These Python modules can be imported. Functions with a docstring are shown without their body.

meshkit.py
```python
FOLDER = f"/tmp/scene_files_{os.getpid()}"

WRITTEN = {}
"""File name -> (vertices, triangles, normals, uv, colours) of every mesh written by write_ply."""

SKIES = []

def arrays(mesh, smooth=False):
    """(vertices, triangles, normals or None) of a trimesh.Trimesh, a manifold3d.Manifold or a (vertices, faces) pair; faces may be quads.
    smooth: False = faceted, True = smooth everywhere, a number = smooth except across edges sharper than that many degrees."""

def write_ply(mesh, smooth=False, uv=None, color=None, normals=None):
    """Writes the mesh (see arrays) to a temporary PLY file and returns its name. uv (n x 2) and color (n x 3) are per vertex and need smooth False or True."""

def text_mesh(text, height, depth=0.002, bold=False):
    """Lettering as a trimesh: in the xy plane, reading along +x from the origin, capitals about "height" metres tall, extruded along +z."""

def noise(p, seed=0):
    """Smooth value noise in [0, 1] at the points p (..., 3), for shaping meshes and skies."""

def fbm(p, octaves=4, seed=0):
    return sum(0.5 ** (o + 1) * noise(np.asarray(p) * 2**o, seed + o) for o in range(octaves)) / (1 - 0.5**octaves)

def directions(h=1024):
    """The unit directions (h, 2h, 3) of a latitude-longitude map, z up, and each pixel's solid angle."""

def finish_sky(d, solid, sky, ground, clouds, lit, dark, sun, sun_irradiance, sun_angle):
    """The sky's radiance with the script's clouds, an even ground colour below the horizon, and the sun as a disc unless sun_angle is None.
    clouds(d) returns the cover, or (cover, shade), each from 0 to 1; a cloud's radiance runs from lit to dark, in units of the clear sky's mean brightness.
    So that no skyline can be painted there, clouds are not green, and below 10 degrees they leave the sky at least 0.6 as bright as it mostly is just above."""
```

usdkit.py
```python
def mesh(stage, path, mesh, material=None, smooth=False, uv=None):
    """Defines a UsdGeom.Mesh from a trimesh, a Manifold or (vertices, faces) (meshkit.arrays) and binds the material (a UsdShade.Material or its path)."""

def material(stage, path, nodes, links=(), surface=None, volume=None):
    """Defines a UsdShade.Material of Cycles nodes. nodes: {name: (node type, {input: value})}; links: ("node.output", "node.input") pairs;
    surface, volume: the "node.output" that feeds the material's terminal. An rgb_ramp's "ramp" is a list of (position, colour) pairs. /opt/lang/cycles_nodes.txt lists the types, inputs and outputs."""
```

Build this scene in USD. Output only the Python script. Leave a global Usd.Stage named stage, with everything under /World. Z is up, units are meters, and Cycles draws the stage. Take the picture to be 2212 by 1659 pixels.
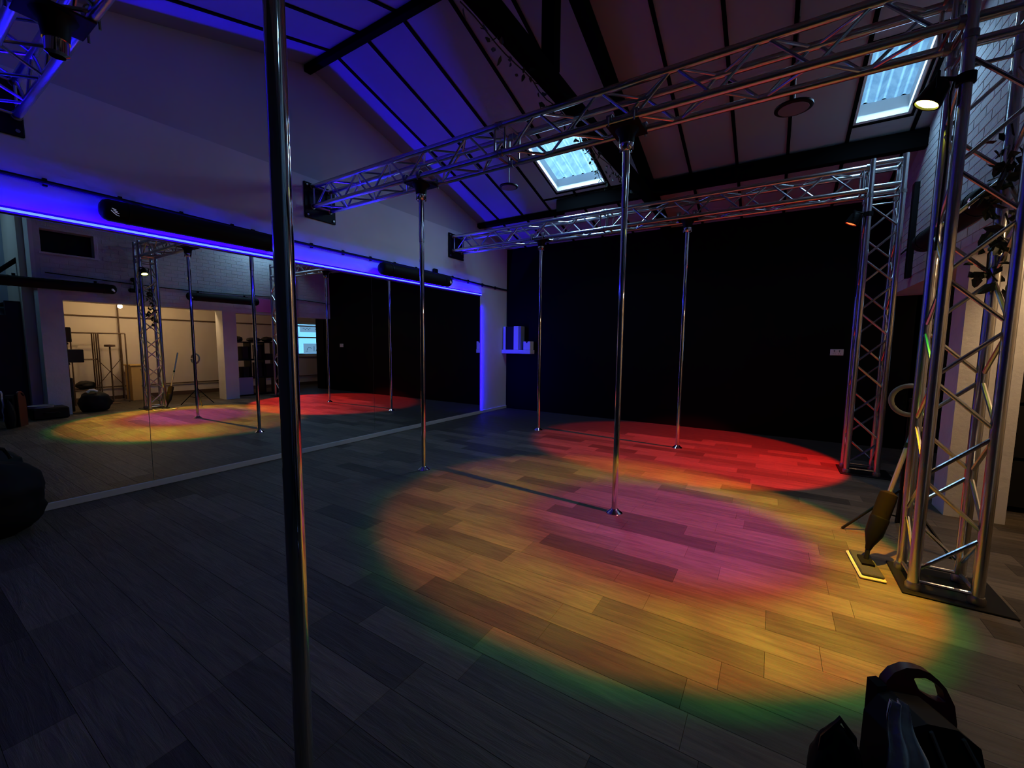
import math, random
import numpy as np, trimesh, usdkit, meshkit
from pxr import Usd, UsdGeom, UsdLux, UsdShade, Gf, Sdf
import shapely.geometry as sg

random.seed(7)
rng = np.random.default_rng(7)
stage = Usd.Stage.CreateInMemory()
UsdGeom.SetStageUpAxis(stage, 'Z')
UsdGeom.SetStageMetersPerUnit(stage, 1.0)
UsdGeom.Xform.Define(stage, '/World')
UsdGeom.Scope.Define(stage, '/World/Looks')

# ------------------------------------------------------------------ camera, sky, daylight, exposure
YAW, PITCH, ROLL = [math.radians(a) for a in (-32.14425, -5.36287, 0.56297)]
CAM = np.array([4.65319, 0.0, 1.3])
F_PX = 897.94
cy, sy, cp, sp = math.cos(YAW), math.sin(YAW), math.cos(PITCH), math.sin(PITCH)
fw = np.array([sy * cp, cy * cp, sp]); rt = np.array([cy, -sy, 0.0]); up = np.cross(rt, fw)
cr, sr = math.cos(ROLL), math.sin(ROLL)
right, upv = cr * rt + sr * up, -sr * rt + cr * up
cam = UsdGeom.Camera.Define(stage, '/World/camera')
cam.AddTransformOp().Set(Gf.Matrix4d(*right, 0, *upv, 0, *(-fw), 0, *CAM, 1))
cam.CreateHorizontalApertureAttr(36.0)
cam.CreateVerticalApertureAttr(36.0 * 1659 / 2212)
cam.CreateFocalLengthAttr(36.0 * F_PX / 2212)
cam.CreateClippingRangeAttr(Gf.Vec2f(0.05, 200))
cam.CreateExposureAttr(0.0)

SKY = (0.16, 0.45, 0.95)
SKYLIGHT = 2.6          # radiance of the daylit corrugated sheets
PAR_POWER = 265.0
LED_POWER = 160.0
WARM_POWER = 7.0
def daylight(path, x0, x1, ya, yb, h, inten, side=1):
    """Daylight through a roof opening of the far slope, h over the ceiling boards; side -1 is the near slope."""
    L = UsdLux.RectLight.Define(stage, path); sl = math.atan(0.295)
    L.CreateWidthAttr(x1 - x0); L.CreateHeightAttr((yb - ya) / math.cos(sl)); L.CreateColorAttr(Gf.Vec3f(0.36, 0.68, 1.0)); L.CreateIntensityAttr(inten)
    ym = (ya + yb) / 2; z = np.array((0, side * math.sin(sl), math.cos(sl))); xax = np.array((1.0, 0, 0)); yax = np.cross(z, xax)
    L.AddTransformOp().Set(Gf.Matrix4d(*xax, 0, *yax, 0, *z, 0, (x0 + x1) / 2, ym, 4.43 - 0.295 * abs(ym - 3.0) + h, 1))
daylight('/World/daylight_near_mirror', 1.79, 2.47, 4.95, 5.80, 0.06, 12.0)
daylight('/World/daylight_near_brick', 5.24, 5.62, 4.89, 5.71, 0.06, 11.0)
daylight('/World/added_daylight_stair', 6.38, 6.82, 0.25, 0.95, 0.01, 5.0, -1)  # comes through the added roof opening, to brighten the stair wall
dome = UsdLux.DomeLight.Define(stage, '/World/sky')
dome.CreateColorAttr(Gf.Vec3f(*SKY)); dome.CreateIntensityAttr(0.9)

# ------------------------------------------------------------------ helpers
used = {}
def numbered(parent, name):
    k = used.get((parent, name), 0); used[(parent, name)] = k + 1
    return f'{parent}/{name}' if k == 0 else f'{parent}/{name}_{k:03d}'
ORIGIN = {}
def setd(p, label=None, cat=None, group=None, kind=None):
    for k, v in (('label', label), ('category', cat), ('group', group), ('kind', kind)):
        if v: p.SetCustomDataByKey(k, v)
def thing(name, label, cat, loc=(0, 0, 0), group=None, rotz=0.0):
    path = numbered('/World', name)
    x = UsdGeom.Xform.Define(stage, path)
    x.AddTranslateOp().Set(Gf.Vec3d(*map(float, loc)))
    if rotz: x.AddRotateZOp().Set(rotz)
    ORIGIN[path] = np.zeros(3) if rotz else np.array(loc, float)
    setd(x.GetPrim(), label, cat, group)
    return path
def struct(name, loc=(0, 0, 0)):
    path = numbered('/World', name)
    x = UsdGeom.Xform.Define(stage, path); ORIGIN[path] = np.zeros(3)
    setd(x.GetPrim(), kind='structure')
    return path
def obj(name, m, material, parent='/World', smooth=35, label=None, cat=None, group=None, kind=None):
    """One mesh prim. Vertices are given in world space; a thing's part is stored relative to the thing's base."""
    if isinstance(m, (list, tuple)): m = trimesh.util.concatenate(list(m))
    path = numbered(parent, name)
    base = parent
    while base not in ORIGIN and base != '/World': base = base.rsplit('/', 1)[0]
    o = ORIGIN.get(base, np.zeros(3))
    m = trimesh.Trimesh(np.array(m.vertices) - o, np.array(m.faces), process=False)
    p = usdkit.mesh(stage, path, m, MAT[material], smooth=smooth).GetPrim()
    setd(p, label, cat, group, kind)
    return path
def solo(name, m, material, label, cat, loc=None, group=None, smooth=35):
    if isinstance(m, (list, tuple)): m = trimesh.util.concatenate(list(m))
    path = numbered('/World', name)
    o = np.array(loc if loc is not None else [*m.bounds.mean(0)[:2], m.bounds[0][2]], float)
    mm = trimesh.Trimesh(np.array(m.vertices) - o, np.array(m.faces), process=False)
    p = usdkit.mesh(stage, path, mm, MAT[material], smooth=smooth)
    p.AddTranslateOp().Set(Gf.Vec3d(*o))
    setd(p.GetPrim(), label, cat, group)
    return path
def dup(src, name, loc, label, cat, group=None, rotz=0.0, scale=None):
    path = numbered('/World', name)
    x = UsdGeom.Xform.Define(stage, path)
    x.GetPrim().GetReferences().AddInternalReference(src)
    x.ClearXformOpOrder()
    x.GetPrim().RemoveProperty('xformOp:translate')
    x.MakeMatrixXform().Set(Gf.Matrix4d().SetRotate(Gf.Rotation(Gf.Vec3d(0, 0, 1), rotz)) * Gf.Matrix4d().SetTranslate(Gf.Vec3d(*map(float, loc))))
    setd(x.GetPrim(), label, cat, group)
    x.GetPrim().SetInstanceable(True)
    return path

T = trimesh.transformations
def bx(x0, x1, y0, y1, z0, z1):
    m = trimesh.creation.box((x1 - x0, y1 - y0, z1 - z0)); m.apply_translation(((x0 + x1) / 2, (y0 + y1) / 2, (z0 + z1) / 2)); return m
def rbx(x0, x1, y0, y1, z0, z1, b=0.004):
    """Box with chamfered edges (12 edges bevelled)."""
    b = min(b, (x1 - x0) / 2.2, (y1 - y0) / 2.2, (z1 - z0) / 2.2)
    P = []
    for sx in (x0, x1):
        for sy_ in (y0, y1):
            for sz in (z0, z1):
                ix = b if sx == x0 else -b; iy = b if sy_ == y0 else -b; iz = b if sz == z0 else -b
                P += [(sx + ix, sy_ + iy, sz), (sx + ix, sy_, sz + iz), (sx, sy_ + iy, sz + iz)]
    return trimesh.convex.convex_hull(np.array(P))
def frame(d):
    d = np.array(d, float); d /= np.linalg.norm(d)
    a = np.array([0, 0, 1.0]) if abs(d[2]) < .9 else np.array([1.0, 0, 0])
    u = np.cross(a, d); u /= np.linalg.norm(u); return d, u, np.cross(d, u)
def tube(p, q, r, n=10, r2=None):
    p, q = np.array(p, float), np.array(q, float); d, u, v = frame(q - p); r2 = r if r2 is None else r2
    a = np.arange(n) / n * 2 * np.pi; c = np.outer(np.cos(a), u) + np.outer(np.sin(a), v)
    V = np.vstack([p + r * c, q + r2 * c, p, q]); F = []
    for i in range(n):
        j = (i + 1) % n
        F += [(i, j, n + j), (i, n + j, n + i), (j, i, 2 * n), (n + i, n + j, 2 * n + 1)]
    return trimesh.Trimesh(V, F, process=False)
def path_tube(pts, r, n=8):
    pts = np.array(pts, float); V = []; F = []
    for k, p in enumerate(pts):
        t = pts[min(k + 1, len(pts) - 1)] - pts[max(k - 1, 0)]
        d, u, v = frame(t)
        if k and np.dot(u, pu) < 0: u, v = -u, -v
        pu = u
        a = np.arange(n) / n * 2 * np.pi
        V.append(p + r * (np.outer(np.cos(a), u) + np.outer(np.sin(a), v)))
    V = np.vstack(V); m = len(pts)
    for k in range(m - 1):
        for i in range(n):
            j = (i + 1) % n
            F += [(k * n + i, k * n + j, k * n + n + j), (k * n + i, k * n + n + j, k * n + n + i)]
    V = np.vstack([V, pts[0], pts[-1]])
    for i in range(n):
        j = (i + 1) % n
        F += [(j, i, m * n), ((m - 1) * n + i, (m - 1) * n + j, m * n + 1)]
    return trimesh.Trimesh(V, F, process=False)
def lathe(profile, p=(0, 0, 0), axis=(0, 0, 1), n=28):
    """Revolves (radius, height) pairs about an axis through p."""
    d, u, v = frame(axis); p = np.array(p, float); a = np.arange(n) / n * 2 * np.pi; V = []; F = []
    for r, h in profile: V.append(p + h * d + max(r, 1e-4) * (np.outer(np.cos(a), u) + np.outer(np.sin(a), v)))
    V = np.vstack(V)
    for k in range(len(profile) - 1):
        for i in range(n):
            j = (i + 1) % n
            F += [(k * n + i, k * n + j, k * n + n + j), (k * n + i, k * n + n + j, k * n + n + i)]
    return trimesh.Trimesh(V, F, process=False)
def prism(pts2, fn0, fn1):
    """Extrudes a 2-D polygon between two maps (u, v) -> 3-D point."""
    poly = pts2 if hasattr(pts2, 'exterior') else sg.Polygon(pts2)
    m = trimesh.creation.extrude_polygon(poly, 1.0, engine='earcut')
    V = np.array([fn0(a, b) if c < .5 else fn1(a, b) for a, b, c in m.vertices])
    m = trimesh.Trimesh(V, m.faces, process=False)
    if m.volume < 0: m.invert()
    return m
def wall_x(poly, x0, x1): return prism(poly, lambda a, b: (x0, a, b), lambda a, b: (x1, a, b))
def wall_y(poly, y0, y1): return prism(poly, lambda a, b: (a, y0, b), lambda a, b: (a, y1, b))

# ------------------------------------------------------------------ materials
MAT = {}
def mat(name, color, rough=0.5, metal=0.0, spec=0.5, bump=None, var=None, emit=None, est=0.0, coat=0.0):
    n = {'p': ('principled_bsdf', dict(base_color=color, roughness=rough, metallic=metal, specular_ior_level=spec, coat_weight=coat))}
    L = []
    if emit: n['p'][1].update(emission_color=emit, emission_strength=est)
    if bump or var: n['g'] = ('geometry', {})
    if var:   # (scale, amount): blotchy colour variation
        n['vn'] = ('noise_texture', dict(scale=var[0], detail=4.0))
        c = np.array(color)
        n['vr'] = ('rgb_ramp', {'ramp': [(0.3, tuple(c * (1 - var[1]))), (0.7, tuple(np.minimum(c * (1 + var[1]), 1)))]})
        L += [('g.position', 'vn.vector'), ('vn.fac', 'vr.fac'), ('vr.color', 'p.base_color')]
    if bump:  # (scale, strength)
        n['bn'] = ('noise_texture', dict(scale=bump[0], detail=5.0))
        n['b'] = ('bump', dict(strength=bump[1], distance=0.01))
        L += [('g.position', 'bn.vector'), ('bn.fac', 'b.height'), ('b.normal', 'p.normal')]
    MAT[name] = usdkit.material(stage, f'/World/Looks/{name}', n, L, surface='p.BSDF')
def emat(name, color, strength):
    MAT[name] = usdkit.material(stage, f'/World/Looks/{name}', {'e': ('emission', dict(color=color, strength=strength))}, surface='e.emission')
def wood(name, k, island=False):
    c0, c1 = np.array((0.18, 0.141, 0.105)) * k * 0.6, np.array((0.216, 0.174, 0.129)) * k
    n = {'g': ('geometry', {}), 'm': ('mapping', dict(scale=(1.6, 17.0, 17.0))), 'n': ('noise_texture', dict(scale=2.2, detail=6.0, roughness=0.62, distortion=0.6)),
         'r': ('rgb_ramp', {'ramp': [(0.28, tuple(c0)), (0.5, tuple((c0 + c1) / 2)), (0.72, tuple(c1))]}),
         'm2': ('mapping', dict(scale=(3.0, 60.0, 60.0))), 'n2': ('noise_texture', dict(scale=3.0, detail=3.0)),
         'mx': ('mix_color', dict(blend_type='multiply', fac=0.35)),
         'b': ('bump', dict(strength=0.7, distance=0.006)),
         'p': ('principled_bsdf', dict(roughness=0.55, specular_ior_level=0.3))}
    L = [('g.position', 'm.vector'), ('m.vector', 'n.vector'), ('n.fac', 'r.fac'), ('g.position', 'm2.vector'), ('m2.vector', 'n2.vector'),
         ('r.color', 'mx.a'), ('n2.color', 'mx.b'), ('n.fac', 'b.height'), ('b.normal', 'p.normal')]
    if island:
        n['ir'] = ('map_range', dict(from_min=0.0, from_max=1.0, to_min=0.5, to_max=1.28))
        n['iv'] = ('vector_math', dict(math_type='scale'))
        L += [('g.random_per_island', 'ir.value'), ('mx.result', 'iv.vector1'), ('ir.result', 'iv.scale'), ('iv.vector', 'p.base_color')]
    else: L += [('mx.result', 'p.base_color')]
    MAT[name] = usdkit.material(stage, f'/World/Looks/{name}', n, L, surface='p.BSDF')
for i, k in enumerate((0.5, 0.7, 0.88, 1.02, 1.14, 1.28)): wood(f'plank_tone_{i}', k)
wood('plank_mixed', 1.0, True)
mat('underlay', (0.02, 0.017, 0.014), 0.9)
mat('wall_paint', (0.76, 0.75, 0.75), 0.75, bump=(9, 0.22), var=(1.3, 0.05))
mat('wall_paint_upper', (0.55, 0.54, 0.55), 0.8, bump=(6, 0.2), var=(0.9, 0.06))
mat('brick_paint', (0.58, 0.57, 0.58), 0.75, bump=(30, 0.35), var=(5, 0.06))
mat('white_gloss', (0.70, 0.69, 0.68), 0.4)
mat('ceiling_board', (0.33, 0.33, 0.345), 0.8, bump=(40, 0.1), var=(1.5, 0.04))
mat('black_timber', (0.0025, 0.0025, 0.003), 0.8, spec=0.04)
mat('black_wall_paint', (0.0022, 0.0022, 0.003), 0.65, spec=0.08, bump=(7, 0.15))
mat('navy_paint', (0.01, 0.014, 0.028), 0.7)
mat('teal_wall', (0.30, 0.36, 0.42), 0.8)
mat('alcove_paint', (0.62, 0.55, 0.46), 0.8, var=(1.2, 0.07))
mat('mirror_silver', (0.83, 0.86, 0.86), 0.0, 1.0)
mat('mirror_edge', (0.02, 0.03, 0.03), 0.3)
mat('chrome', (0.78, 0.78, 0.80), 0.06, 1.0)
mat('truss_aluminium', (0.62, 0.63, 0.65), 0.26, 1.0, bump=(60, 0.05))
mat('steel_dull', (0.35, 0.35, 0.37), 0.4, 1.0)
mat('black_metal', (0.005, 0.005, 0.006), 0.55, spec=0.2)
mat('black_matt', (0.006, 0.006, 0.007), 0.7, spec=0.25)
mat('black_plastic', (0.007, 0.007, 0.008), 0.45, spec=0.2)
mat('white_plastic', (0.7, 0.7, 0.7), 0.4)
mat('grey_plastic', (0.22, 0.23, 0.25), 0.5)
mat('dark_red_plastic', (0.11, 0.014, 0.01), 0.45)
mat('brown_plastic', (0.012, 0.009, 0.008), 0.8, spec=0.1)
mat('logo_white', (0.75, 0.75, 0.8), 0.4, emit=(0.55, 0.6, 1.0), est=0.25)
mat('leaf_green', (0.018, 0.028, 0.012), 0.6)
mat('stem_brown', (0.02, 0.015, 0.01), 0.8)
mat('cloth_grey', (0.78, 0.76, 0.8), 0.9, var=(18, 0.4), bump=(25, 0.5))
mat('mop_pad', (0.05, 0.055, 0.075), 0.95, bump=(120, 0.5))
mat('cream_trim', (0.72, 0.66, 0.5), 0.6)
mat('cardboard', (0.55, 0.36, 0.12), 0.8)
mat('rust_brown', (0.10, 0.06, 0.035), 0.6)
mat('paper', (0.72, 0.74, 0.76), 0.9, emit=(0.25, 0.6, 1.0), est=0.55)
mat('ink', (0.03, 0.05, 0.09), 0.8)
mat('dark_goods', (0.015, 0.013, 0.012), 0.8)
mat('shelf_goods_light', (0.5, 0.5, 0.55), 0.7)
mat('violet_board', (0.33, 0.27, 0.45), 0.7)
mat('magenta_light_patch', (0.60, 0.10, 0.40), 0.8)  # colour of the pink light patch on the brick wall
mat('channel_metal', (0.10, 0.10, 0.12), 0.5, 0.0)
mat('ring_diffuser', (0.25, 0.26, 0.19), 0.5)
mat('tripod_silver', (0.45, 0.47, 0.48), 0.3, 0.8)
emat('led_core', (0.20, 0.42, 1.0), 1.05)
emat('led_glow', (0.02, 0.0, 1.0), 0.75)
emat('led_glow_side', (0.03, 0.01, 1.0), 0.8)
emat('lens_yellow', (1.0, 1.0, 0.10), 14.0)
emat('lens_red', (1.0, 0.04, 0.01), 9.0)
emat('bulb_warm', (1.0, 0.72, 0.36), 1.2)
# corrugated translucent roof sheet: daylight glow with fold shading put in, stained
for sheet_name, gain in (('corrugated_sheet', 1.05), ('corrugated_sheet_bright', 1.9)):  # second copy has the stronger glow
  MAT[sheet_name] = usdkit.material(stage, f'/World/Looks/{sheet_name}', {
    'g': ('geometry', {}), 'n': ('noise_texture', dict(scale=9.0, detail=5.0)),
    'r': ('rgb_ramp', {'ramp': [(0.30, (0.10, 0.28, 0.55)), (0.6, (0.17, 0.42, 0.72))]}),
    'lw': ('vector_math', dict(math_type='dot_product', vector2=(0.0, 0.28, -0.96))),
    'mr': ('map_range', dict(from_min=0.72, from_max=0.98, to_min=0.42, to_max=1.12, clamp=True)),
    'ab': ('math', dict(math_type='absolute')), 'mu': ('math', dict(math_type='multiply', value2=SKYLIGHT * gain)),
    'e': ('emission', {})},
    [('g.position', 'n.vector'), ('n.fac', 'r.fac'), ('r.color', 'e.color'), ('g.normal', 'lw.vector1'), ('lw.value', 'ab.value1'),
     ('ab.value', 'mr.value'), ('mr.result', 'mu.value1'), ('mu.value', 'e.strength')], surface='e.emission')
MAT['window_pane'] = usdkit.material(stage, '/World/Looks/window_pane', {
    't': ('transparent_bsdf', dict(color=(0.85, 0.9, 0.92))), 'gl': ('glossy_bsdf', dict(roughness=0.02, color=(0.9, 0.9, 0.9))),
    'f': ('fresnel', dict(IOR=1.5)), 'm': ('mix_closure', {})},
    [('f.fac', 'm.fac'), ('t.BSDF', 'm.closure1'), ('gl.BSDF', 'm.closure2')], surface='m.closure')

# ------------------------------------------------------------------ the setting: the hall
YB, XR, YF, XO = 7.172, 5.85, -1.17, 8.0       # back wall, right wall, wall behind the camera, outer wall line
RIDGE_Y, RIDGE_Z, SLOPE = 3.0, 4.43, 0.295
def roof_z(y): return RIDGE_Z - SLOPE * abs(y - RIDGE_Y)
XA = 7.75                                        # far wall of the side room

# floor of wood-effect planks running along x
floor = struct('floor')
obj('subfloor', bx(-0.3, 10.0, YF - .3, 10.6, -0.12, -0.012), 'underlay', floor, smooth=False)
PW = 0.1667
cands = []
row = 0
y = YF
while y < YB:
    x = -rng.uniform(0, .6)
    while x < XA:
        ln = float(rng.choice([0.6, 0.6, 0.72, 0.84]))
        a, b = max(x, 0.0), min(x + ln, XA)
        if b - a > 0.03 and (b < XR + .3 or y > 1.7): cands.append((a, b, y, min(y + PW, YB)))
        x += ln
    y += PW; row += 1
def seen(c):
    p = np.array([(c[0] + c[1]) / 2, (c[2] + c[3]) / 2, 0]) - CAM
    zc = p @ fw
    if zc < .3: return 99
    u, v = p @ right / zc * F_PX, -(p @ upv) / zc * F_PX
    inside = abs(u) < 1230 and abs(v) < 960
    return np.linalg.norm(p) + (0 if inside else 50)
cands.sort(key=seen)
def plank(c, dz=0.0):
    g = 0.0004
    return rbx(c[0] + g, c[1] - g, c[2] + g, c[3] - g, -0.012, 0.0 + dz, 0.0007)
for c in cands[:290]:
    obj('plank', plank(c), f'plank_tone_{int(rng.choice(6, p=[.12, .2, .22, .22, .16, .08]))}', floor, smooth=False)
obj('plank_field', [plank(c) for c in cands[290:]], 'plank_mixed', floor, smooth=False, kind='stuff')

# left wall (gable, carries the mirror); the part above 3.21 m is set back a little
wl = struct('wall_left')
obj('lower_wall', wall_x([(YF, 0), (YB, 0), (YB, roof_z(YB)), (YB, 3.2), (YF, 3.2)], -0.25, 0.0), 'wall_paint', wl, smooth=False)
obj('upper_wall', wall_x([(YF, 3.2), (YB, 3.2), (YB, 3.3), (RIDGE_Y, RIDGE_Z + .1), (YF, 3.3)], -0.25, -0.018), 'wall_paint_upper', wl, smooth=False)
bl = struct('baseboard_left')
obj('skirting', rbx(0.0, 0.016, 0.52, YB, 0.0, 0.058, 0.004), 'white_gloss', bl, smooth=False)
struct_back = struct('wall_back')
obj('black_wall', bx(-0.25, XR + .33, YB, YB + .22, 0, 3.6), 'black_wall_paint', struct_back, smooth=False)
wf = struct('wall_front')
obj('plain_wall', bx(-0.25, 8.3, YF - .22, YF, 0, 3.6), 'navy_paint', wf, smooth=False)

# right wall: two openings to the side room, painted brick above
TOP1, TOP2 = 2.0, 1.97
wr = struct('wall_right')
ext = sg.Polygon([(1.75, 0), (YB, 0), (YB, 3.3), (RIDGE_Y, RIDGE_Z + .1), (1.75, roof_z(1.75) + .1)])
ext = ext.difference(sg.box(2.03, -1, 4.49, TOP1)).difference(sg.box(4.77, -1, YB + .1, TOP2)).difference(sg.box(1.83, 2.78, 2.5, 3.17))
obj('wall_body', wall_x(ext, XR, XR + .33), 'brick_paint', wr, smooth=False)
obj('niche_back', bx(XR + .2, XR + .3, 1.80, 2.55, 2.75, 3.2), 'black_matt', wr, smooth=False)
obj('niche_sill', [rbx(XR - .012, XR + .2, 1.80, 2.54, 2.75, 2.785, .004), rbx(XR - .012, XR + .15, 2.48, 2.53, 2.78, 3.17, .004)], 'white_gloss', wr, smooth=False)
bricks = []
BW, BH = 0.225, 0.075
r = 0
z = 2.08
while z < 4.4:
    y = 1.80 + (BW / 2 if r % 2 else 0) - BW
    while y < YB:
        a, b = max(y, 1.80), min(y + BW, YB - .01)
        ztop = min(roof_z(a), roof_z(b)) - .03
        if b - a > .05 and z + BH < ztop and not (a < 2.56 and b > 1.8 and z < 3.2 and z + BH > 2.72): bricks.append((a, b, z))
        y += BW
    z += BH; r += 1
bricks.sort(key=lambda q: abs(q[0] - 5.0) * .6 + abs(q[2] - 3.1))
def brick(q):
    pr = 0.0025 + 0.002 * float(rng.random())
    return rbx(XR - pr, XR + .01, q[0] + .003, q[1] - .003, q[2] + .003, q[2] + BH - .003, .0022)
for q in bricks[:280]: obj('brick', brick(q), 'brick_paint', wr, smooth=False)
obj('brick_field', [brick(q) for q in bricks[280:]], 'brick_paint', wr, smooth=False, kind='stuff')

# side room behind the right wall
wa = struct('wall_right_alcove')
winhole = sg.box(7.35, 0.92, 9.75, 1.93)
obj('far_wall', wall_x(sg.box(1.75, 0, 10.0, 2.35).difference(winhole), XA, XA + .25), 'alcove_paint', wa, smooth=False)
obj('side_wall', bx(XR + .33, XA + .25, 1.62, 1.75, 0, 4.6), 'alcove_paint', wa, smooth=False)
obj('end_wall', bx(XR + .33, XA + .25, 10.0, 10.2, 0, 2.35), 'alcove_paint', wa, smooth=False)
obj('inner_wall', bx(XR + .28, XR + .33, YB, 10.0, 0, 2.35), 'black_wall_paint', wa, smooth=False)
obj('far_skirting', rbx(XA - .02, XA, 1.75, 10.0, 0.0, 0.09, .004), 'rust_brown', wa, smooth=False)
obj('alcove_floor', bx(XR + .33, XA, YB, 10.0, -0.012, 0), 'plank_mixed', wa, smooth=False)
obj('nib_wall', bx(XR + .33, 6.54, YB, YB + .08, 0, 2.25), 'black_wall_paint', wa, smooth=False)
ca = struct('ceiling_alcove')
obj('ceiling_board', bx(XR + .33, XA + .25, 1.75, 10.2, 2.25, 2.35), 'alcove_paint', ca, smooth=False)
wo = struct('wall_right_stair')
obj('stair_wall', bx(7.3, 7.5, YF, 1.75, 0, 4.5), 'teal_wall', wo, smooth=False)
obj('return_wall', bx(XR, XR + .33, 1.70, 1.75, 2.2, 4.2), 'white_gloss', wo, smooth=False)

# ceiling: boards between black joint battens, two slopes
ceil = struct('ceiling')
joints = [-0.02, .44, .93, 1.45, 2.0, 2.53, 3.06, 3.6, 4.13, 4.65, 5.19, 5.72, 6.3, 6.9, 7.5]
def roof_slab(x0, x1, ya, yb, lo, hi):
    """A slab that follows the roof between ya and yb; lo, hi: heights over the roof line."""
    P = [(x, y, roof_z(y) + h) for x in (x0, x1) for y in (ya, yb) for h in (lo, hi)]
    return trimesh.convex.convex_hull(np.array(P))
SKYS = [(1.74, 2.52, 4.90, 5.85), (5.20, 5.66, 4.84, 5.76)]
ADDED_SKY = [(6.34, 6.86, 0.2, 1.0)]  # unseen roof opening, added to light the stair wall
for a, b in zip(joints[:-1], joints[1:]):
    for ya, yb in ((RIDGE_Y, YB + .2), (YF - .2, RIDGE_Y)):
        holes = [s for s in SKYS + ADDED_SKY if s[0] < b and s[1] > a and ya <= s[2] < yb]
        if not holes:
            obj('ceiling_panel', roof_slab(a + .004, b - .004, ya, yb, 0.0, 0.10), 'ceiling_board', ceil, smooth=False); continue
        s = holes[0]
        pc = [roof_slab(a + .004, b - .004, ya, s[2], 0.0, 0.10), roof_slab(a + .004, b - .004, s[3], yb, 0.0, 0.10)]
        if s[0] > a + .01: pc.append(roof_slab(a + .004, s[0], s[2], s[3], 0.0, 0.10))
        if s[1] < b - .01: pc.append(roof_slab(s[1], b - .004, s[2], s[3], 0.0, 0.10))
        obj('ceiling_panel', pc, 'ceiling_board', ceil, smooth=False)
for a in joints[1:-1]:
    for ya, yb in ((RIDGE_Y, YB), (YF, RIDGE_Y)):
        h = [s for s in SKYS + ADDED_SKY if s[0] - .01 < a < s[1] + .01 and ya <= s[2] < yb]
        segs = [(ya, yb)] if not h else [(ya, h[0][2] - .03), (h[0][3] + .03, yb)]
        obj('joint_batten', [roof_slab(a - .017, a + .017, p, q, -0.014, 0.0) for p, q in segs], 'black_timber', ceil, smooth=False)
obj('cross_batten', roof_slab(1.45, 3.0, 5.94, 5.965, -0.013, 0.0), 'black_timber', ceil, smooth=False)
obj('roof_cover', [roof_slab(-.3, 8.2, RIDGE_Y, YB + .3, 0.42, 0.46), roof_slab(-.3, 8.2, YF - .3, RIDGE_Y, 0.42, 0.46)], 'black_timber', ceil, smooth=False)

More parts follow.
